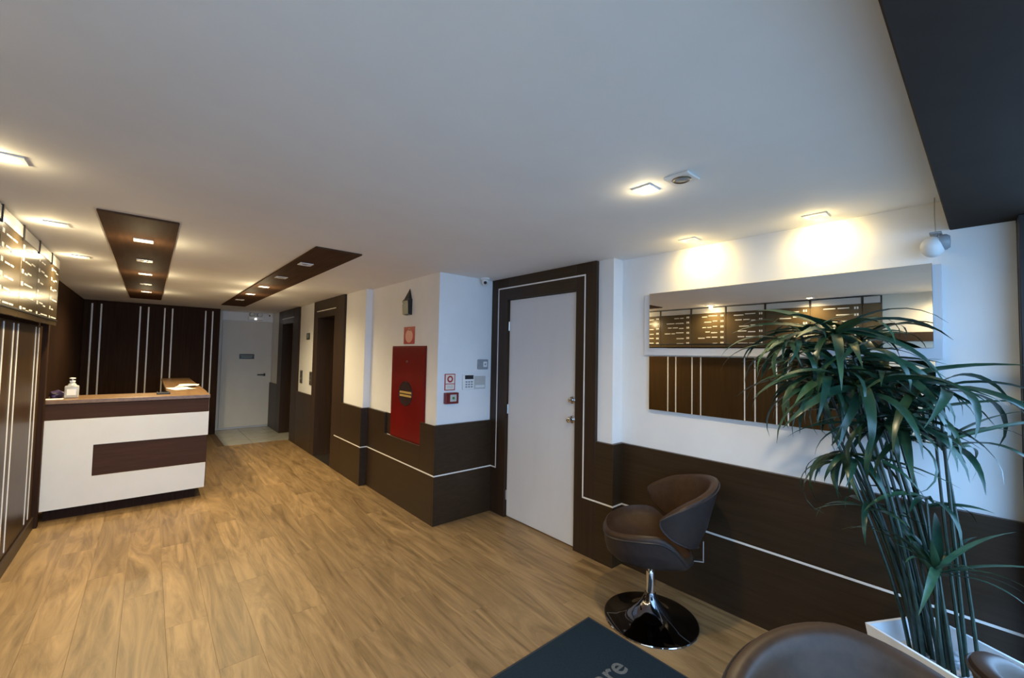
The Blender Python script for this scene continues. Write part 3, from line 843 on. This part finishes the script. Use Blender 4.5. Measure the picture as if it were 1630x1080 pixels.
def make_seat(name, parent):
    bm = bmesh.new()
    NA = 48
    prof = []      # (radius fraction, kind, parameter)
    rings = []
    def ring(fn):
        rings.append([bm.verts.new(fn(2 * PI * k / NA)) for k in range(NA)])
    for r in (0.18, 0.36, 0.54, 0.70, 0.82, 0.90):
        ring(lambda a, r=r: (lambda p: (p[0] * r, p[1] * r, 0.455 + (p[2] - 0.006 - 0.455) * r ** 2.6))(seat_rim(a)))
    for r, dz in ((0.955, 0.004), (0.99, -0.003), (1.012, -0.018), (1.008, -0.034)):
        ring(lambda a, r=r, dz=dz: (lambda p: (p[0] * r, p[1] * r, p[2] + dz))(seat_rim(a)))
    for r, f in ((0.992, 0.42), (0.955, 0.74), (0.86, 0.93), (0.66, 0.99), (0.30, 1.0)):
        ring(lambda a, r=r, f=f: (lambda p: (p[0] * r, p[1] * r, (p[2] - 0.034) + (0.385 - (p[2] - 0.034)) * f))(seat_rim(a)))
    top = bm.verts.new((0, 0, 0.4545)); bot = bm.verts.new((0, 0, 0.384))
    for a, b in zip(rings, rings[1:]):
        for k in range(NA):
            l = (k + 1) % NA
            bm.faces.new((a[k], a[l], b[l], b[k]))
    for k in range(NA):
        l = (k + 1) % NA
        bm.faces.new((top, rings[0][l], rings[0][k]))
        bm.faces.new((bot, rings[-1][k], rings[-1][l]))
    bmesh.ops.recalc_face_normals(bm, faces=bm.faces[:])
    o = obj(name, bm, 'leather', parent, True)
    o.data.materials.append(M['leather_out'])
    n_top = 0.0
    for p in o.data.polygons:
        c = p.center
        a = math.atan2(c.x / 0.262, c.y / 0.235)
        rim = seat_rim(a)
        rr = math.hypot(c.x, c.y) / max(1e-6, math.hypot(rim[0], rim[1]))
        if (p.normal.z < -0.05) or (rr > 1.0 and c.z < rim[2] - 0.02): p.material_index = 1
    pts = [(lambda p: (p[0] * 1.014, p[1] * 1.014, p[2] - 0.030))(seat_rim(2 * PI * k / 64)) for k in range(64)]
    obj('piping', tube(pts, 0.0045, 6, True), 'piping', o, True)
    return o

def back_pt(th, f, rad):
    """point of the back rest: th = angle from the back centre, f = 0 bottom .. 1 top, rad = radial offset"""
    c = abs(th) / math.radians(88)
    zt = 0.860 - 0.125 * (c ** 1.4)
    zb = 0.458 + 0.125 * (c ** 1.1)
    if c > 0.62:                         # rounded wing tips
        q = min(1.0, (c - 0.62) / 0.38)
        mid = (zt + zb) / 2 + 0.02 * q
        k = math.sqrt(max(0.0, 1 - q ** 2.2))
        zt = mid + (zt - mid) * k; zb = mid + (zb - mid) * k
    z = zb + (zt - zb) * f
    lean = 0.16 * (z - 0.50)
    rx = 0.262 + rad + lean
    ry = 0.262 + rad + lean * 1.6
    # the lower middle tucks in under the seat
    tuck = 0.05 * max(0.0, (0.60 - z) / 0.14) * max(0.0, 1 - c * 1.6)
    return Vector((math.sin(th) * rx, -math.cos(th) * (ry - tuck), z))

def make_back(name, parent):
    NT, NF = 48, 12
    bm = bmesh.new()
    TH = math.radians(88)
    T = 0.024
    secs = []
    for i in range(NT + 1):
        th = TH * math.sin(PI * (i / NT - 0.5)) * 0.998
        e = 1.0 - 0.55 * max(0.0, abs(th) / TH - 0.8) / 0.2
        t = T * e
        loop = []
        for j in range(NF + 1):                        # outside face, bottom to top
            loop.append(back_pt(th, 0.03 + 0.94 * j / NF, t))
        for q in (0.25, 0.5, 0.75):                    # rolled top edge
            loop.append(back_pt(th, 0.97 + 0.05 * math.sin(PI * q), t * math.cos(PI * q)))
        for j in range(NF + 1):
            loop.append(back_pt(th, 0.97 - 0.94 * j / NF, -t * (1 + 0.25 * math.sin(PI * j / NF))))
        for q in (0.25, 0.5, 0.75):
            loop.append(back_pt(th, 0.03 - 0.05 * math.sin(PI * q), -t * math.cos(PI * q)))
        secs.append([bm.verts.new(p) for p in loop])
    n = len(secs[0])
    for a, b in zip(secs, secs[1:]):
        for k in range(n):
            l = (k + 1) % n
            bm.faces.new((a[k], a[l], b[l], b[k]))
    bm.faces.new(secs[0]); bm.faces.new(secs[-1][::-1])
    bmesh.ops.recalc_face_normals(bm, faces=bm.faces[:])
    o = obj(name, bm, 'leather', parent, True)
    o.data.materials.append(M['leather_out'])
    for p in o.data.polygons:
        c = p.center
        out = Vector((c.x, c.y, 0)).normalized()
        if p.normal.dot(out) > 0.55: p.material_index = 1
    pts = []
    N = 72
    for i in range(N + 1):
        th = TH * math.sin(PI * (i / N - 0.5)) * 0.998
        pts.append(back_pt(th, 0.965, T * 1.06 * (1.0 - 0.55 * max(0.0, abs(th) / TH - 0.8) / 0.2)))
    for i in range(N, -1, -1):
        th = TH * math.sin(PI * (i / N - 0.5)) * 0.998
        pts.append(back_pt(th, 0.035, T * 1.06 * (1.0 - 0.55 * max(0.0, abs(th) / TH - 0.8) / 0.2)))
    obj('piping', tube(pts, 0.0045, 6, True), 'piping', o, True)
    return o

def make_chair(label, loc, rz):
    t = thing('swivel_chair', label, 'chair', loc, 'brown swivel chairs', rz)
    del t['_o']                                       # parts of a chair are built around its own base
    make_seat('seat', t)
    make_back('backrest', t)
    bm = lathe([(0, 0.0), (0.265, 0.0), (0.270, 0.004), (0.268, 0.009), (0.245, 0.015), (0.20, 0.022), (0.15, 0.034), (0.11, 0.052), (0.075, 0.082), (0.048, 0.115), (0.034, 0.145), (0.030, 0.158), (0, 0.158)], 64)
    obj('base_disc', bm, 'dark_chrome', t, True)
    obj('base_edge', tube([(0.268 * math.cos(2 * PI * k / 64), 0.268 * math.sin(2 * PI * k / 64), 0.0055) for k in range(64)], 0.0045, 6, True), 'chrome', t, True)
    obj('column', lathe([(0, 0.155), (0.027, 0.155), (0.026, 0.275), (0.024, 0.282), (0, 0.282)], 24), 'chrome', t, True)
    obj('gas_spring', lathe([(0, 0.280), (0.015, 0.280), (0.015, 0.382), (0, 0.382)], 20), 'chrome', t, True)
    obj('seat_plate', box(-0.09, 0.09, -0.17, 0.09, 0.377, 0.3835, 0.002), 'black', t)
    bm = bmesh.new()
    add_box(bm, -0.022, 0.022, -0.290, -0.12, 0.3735, 0.3795, 0.001)
    add_box(bm, -0.022, 0.022, -0.295, -0.289, 0.3735, 0.495, 0.001)
    obj('back_bracket', bm, 'satin', t)
    lv = obj('height_lever', tube([(0.03, 0.02, 0.372), (0.12, 0.03, 0.368), (0.20, 0.035, 0.362)], 0.005, 8), 'black', t, True)
    return t
def face(dx, dy): return math.atan2(dy, dx) - PI / 2
ch1 = make_chair('brown leatherette swivel chair on a chrome disc, standing between the door and the mirrors', (2.335, 1.371, 0), face(-0.6, 0.8))
def dup_tree(o, parent=None):
    c = o.copy(); COL.objects.link(c)
    if parent is not None: c.parent = parent
    for ch in list(o.children): dup_tree(ch, c)
    return c
ch2 = dup_tree(ch1)
ch2.location = (1.09, 0.11, 0); ch2.rotation_euler = (0, 0, face(-0.88, -0.48))
ch2['label'] = 'brown swivel chair cut off by the bottom edge, in front of the white planter'
ch3 = dup_tree(ch1)
ch3.location = (1.655, -0.30, 0); ch3.rotation_euler = (0, 0, face(0.68, -0.73))
ch3['label'] = 'brown swivel chair showing only its rounded back top in the bottom right corner'

# ================================================================== POTTED PLANT
pu = Vector((-0.485, -0.874, 0)); pp = Vector((0.874, -0.485, 0))
pc = Vector((2.425, 0.140, 0))
pl = thing('potted_plant', 'tall artificial umbrella plant with dark strap leaves in a white planter', 'plant', tuple(pc))
del pl['_o']
PH = 0.45
def sq(r, z): return [(pu * (r * a) + pp * (r * b)) + Vector((0, 0, z)) for a, b in ((1, 1), (-1, 1), (-1, -1), (1, -1))]
bm = bmesh.new()
loops = [sq(0.120, 0.0), sq(0.172, PH), sq(0.160, PH), sq(0.150, PH - 0.10)]
rv = [[bm.verts.new(p) for p in l] for l in loops]
for a, b in zip(rv, rv[1:]):
    for k in range(4):
        l = (k + 1) % 4
        bm.faces.new((a[k], a[l], b[l], b[k]))
bm.faces.new(rv[0]); bm.faces.new(rv[-1])
bmesh.ops.recalc_face_normals(bm, faces=bm.faces[:])
obj('planter', bm, 'planter', pl)
bm = bmesh.new()
N = 14
rg = random.Random(11)
grid = [[bm.verts.new(pu * ((i / N - .5) * .30) + pp * ((j / N - .5) * .30) + Vector((0, 0, PH - 0.085 + rg.uniform(-.008, .010)))) for j in range(N + 1)] for i in range(N + 1)]
for i in range(N):
    for j in range(N): bm.faces.new((grid[i][j], grid[i + 1][j], grid[i + 1][j + 1], grid[i][j + 1]))
bmesh.ops.recalc_face_normals(bm, faces=bm.faces[:])
o = obj('pebble_fill', bm, 'pebble', pl); o['kind'] = 'stuff'

def leaf_mesh(droop, width, curl, mat):
    """strap leaf: base at the origin, runs along +x, bends down; unit length"""
    bm = bmesh.new()
    n = 9
    ang = 0.0
    x = z = y = 0.0
    rows = []
    for i in range(n + 1):
        s = i / n
        w = width * (0.25 + 0.75 * min(1, s * 4.5)) * (1 - max(0, (s - 0.35) / 0.65) ** 1.7)
        w = max(w, 0.0015)
        keel = w * 0.35
        rows.append((bm.verts.new((x, y - w, z + keel)), bm.verts.new((x, y, z)), bm.verts.new((x, y + w, z + keel))))
        ang -= droop * (0.35 + 1.3 * s) / n
        x += math.cos(ang) / n; z += math.sin(ang) / n; y += curl * s / n
    for a, b in zip(rows, rows[1:]):
        bm.faces.new((a[0], b[0], b[1], a[1])); bm.faces.new((a[1], b[1], b[2], a[2]))
    for f in bm.faces: f.smooth = True
    me = bpy.data.meshes.new('leaf')
    bm.to_mesh(me); bm.free()
    me.materials.append(M[mat])
    return me
LEAF = [leaf_mesh(0.9, 0.047, 0.06, 'leaf'), leaf_mesh(1.5, 0.046, -0.14, 'leaf'), leaf_mesh(2.1, 0.043, 0.16, 'leaf'),
        leaf_mesh(2.6, 0.045, -0.06, 'leaf'), leaf_mesh(0.5, 0.052, 0.0, 'leaf_pale'), leaf_mesh(1.5, 0.046, 0.12, 'leaf_pale')]
rl = random.Random(21)
def clear_of_wall(me, m):
    """largest x that the blade reaches, in world metres"""
    return max((m @ v.co).x for v in me.vertices) + pc.x
def rosette(stem, p, n, ln, elev=(0.05, 0.9), bias=None, pale=0.2, kinds=None):
    """leaves around p; bias = (azimuth, strength) pulls them to one side"""
    for k in range(n):
        az0 = 2 * PI * (k + rl.uniform(-.35, .35)) / n
        if bias: az0 = az0 + bias[1] * math.sin(bias[0] - az0)
        el = rl.uniform(*elev)
        if kinds: me = LEAF[rl.choice(kinds)]
        else: me = LEAF[rl.choice((4, 5))] if rl.random() < pale else LEAF[rl.choice((0, 1, 1, 2, 2, 3))]
        L0 = ln * rl.uniform(0.72, 1.12)
        tw = rl.uniform(-.5, .5)
        dz = rl.uniform(-.03, .012)
        sgn = 1 if math.sin(az0) > 0 else -1
        for t in range(9):                      # turn (then shorten) a blade until it stays in front of the wall
            az = az0 + sgn * 0.22 * t
            L = L0 * (1 - 0.05 * t)
            m = Matrix.Translation(p + Vector((0, 0, dz))) @ Matrix.Rotation(az, 4, 'Z') @ Matrix.Rotation(-el, 4, 'Y') @ Matrix.Rotation(tw, 4, 'X') @ Matrix.Diagonal((L, max(L, .26), L, 1))
            if clear_of_wall(me, m) < XM - 0.045: break
        else:
            continue
        o = bpy.data.objects.new('leaf', me)
        COL.objects.link(o)
        o.matrix_world = m
        o.parent = stem
def stem(tip, base, rad=0.0075, bow=0.03):
    """a cane from the pebbles to its leaf head; tip in world coordinates, base as planter offsets"""
    b = pu * base[0] + pp * base[1] + Vector((0, 0, PH - 0.10))
    tp = Vector(tip) - pc
    pts = []
    d = tp - b
    side = Vector((-d.y, d.x, 0)); side = side.normalized() if side.length > 1e-4 else Vector((1, 0, 0))
    for i in range(9):
        s = i / 8
        q = b + Vector((d.x * s ** 1.35, d.y * s ** 1.35, d.z * s)) + side * (bow * math.sin(PI * s))
        pts.append(q)
    o = obj('stem', tube(pts, [rad * (1.1 - 0.35 * i / 8) for i in range(9)], 7), 'stem', pl, True)
    return o, pts[-1]
# leaf heads: (tip x, y, z), base offset, number of leaves, length, options
HEADS = [
    ((2.39, 0.150, 0.735), (0.05, -0.03), 8, 0.30, dict(elev=(0.5, 1.25), kinds=(0, 4))),
    ((2.41, 0.430, 1.140), (-0.06, 0.02), 8, 0.30, dict(elev=(-0.1, 0.3), kinds=(2, 3, 1))),
    ((2.36, 0.560, 1.470), (-0.07, -0.03), 14, 0.36, dict(elev=(-0.35, 0.35), kinds=(1, 2, 3))),
    ((2.43, 0.620, 1.700), (-0.08, 0.0), 12, 0.33, dict(elev=(0.0, 0.7), kinds=(1, 2, 4, 5))),
    ((2.44, 0.485, 1.70), (-0.07, 0.02), 22, 0.45, dict(elev=(-0.15, 0.75), pale=0.3)),
    ((2.39, 0.655, 1.655), (-0.09, -0.04), 20, 0.37, dict(elev=(-0.25, 0.45), pale=0.3)),
    ((2.33, 0.385, 1.455), (-0.03, -0.06), 23, 0.45, dict(elev=(-0.2, 0.55), pale=0.05)),
    ((2.44, 0.145, 1.475), (0.05, 0.03), 15, 0.45, dict(elev=(0.0, 0.55), pale=0.0)),
    ((2.48, 0.330, 1.500), (-0.02, 0.07), 21, 0.41, dict(elev=(-0.1, 0.6), pale=0.1)),
    ((2.43, 0.270, 1.330), (0.01, 0.0), 20, 0.41, dict(elev=(-0.1, 0.6), pale=0.05)),
    ((2.50, 0.560, 1.540), (-0.05, 0.05), 20, 0.41, dict(elev=(-0.2, 0.5), pale=0.15)),
    ((2.40, 0.440, 1.150), (-0.06, -0.02), 14, 0.35, dict(elev=(-0.35, 0.4), pale=0.15)),
    ((2.40, 0.365, 0.945), (-0.05, 0.05), 8, 0.29, dict(elev=(0.0, 0.35), pale=0.7)),
    ((2.46, 0.135, 1.230), (0.07, 0.06), 12, 0.39, dict(elev=(0.2, 0.8), pale=0.3)),
    ((2.44, 0.185, 1.000), (0.04, -0.02), 8, 0.26, dict(elev=(0.1, 0.5), pale=0.1)),
    ((2.38, 0.160, 0.745), (0.03, -0.05), 12, 0.32, dict(elev=(0.15, 1.1), pale=0.9)),
    ((2.36, 0.300, 1.300), (-0.01, 0.03), 17, 0.39, dict(elev=(-0.2, 0.45), pale=0.1)),
    ((2.46, 0.420, 1.600), (-0.04, 0.0), 18, 0.41, dict(elev=(-0.1, 0.7), pale=0.2)),
    ((2.37, 0.520, 1.500), (-0.06, -0.05), 18, 0.39, dict(elev=(-0.3, 0.4), pale=0.1)),
]
for tip, base, n, ln, kw in HEADS:
    so, p = stem(tip, base, rl.uniform(0.006, 0.0085), rl.uniform(-.03, .03))
    rosette(so, p, n, ln, **kw)
for base, tip in (((-0.08, 0.0), (2.40, 0.44, 1.55)), ((0.0, -0.03), (2.42, 0.34, 1.40)), ((-0.03, 0.06), (2.50, 0.36, 1.45)), ((0.06, 0.0), (2.47, 0.165, 1.40)), ((-0.05, -0.06), (2.38, 0.40, 1.42))):
    stem(tip, base, 0.006, rl.uniform(-.02, .02))

for o in bpy.data.objects:
    if '_o' in o: del o['_o']
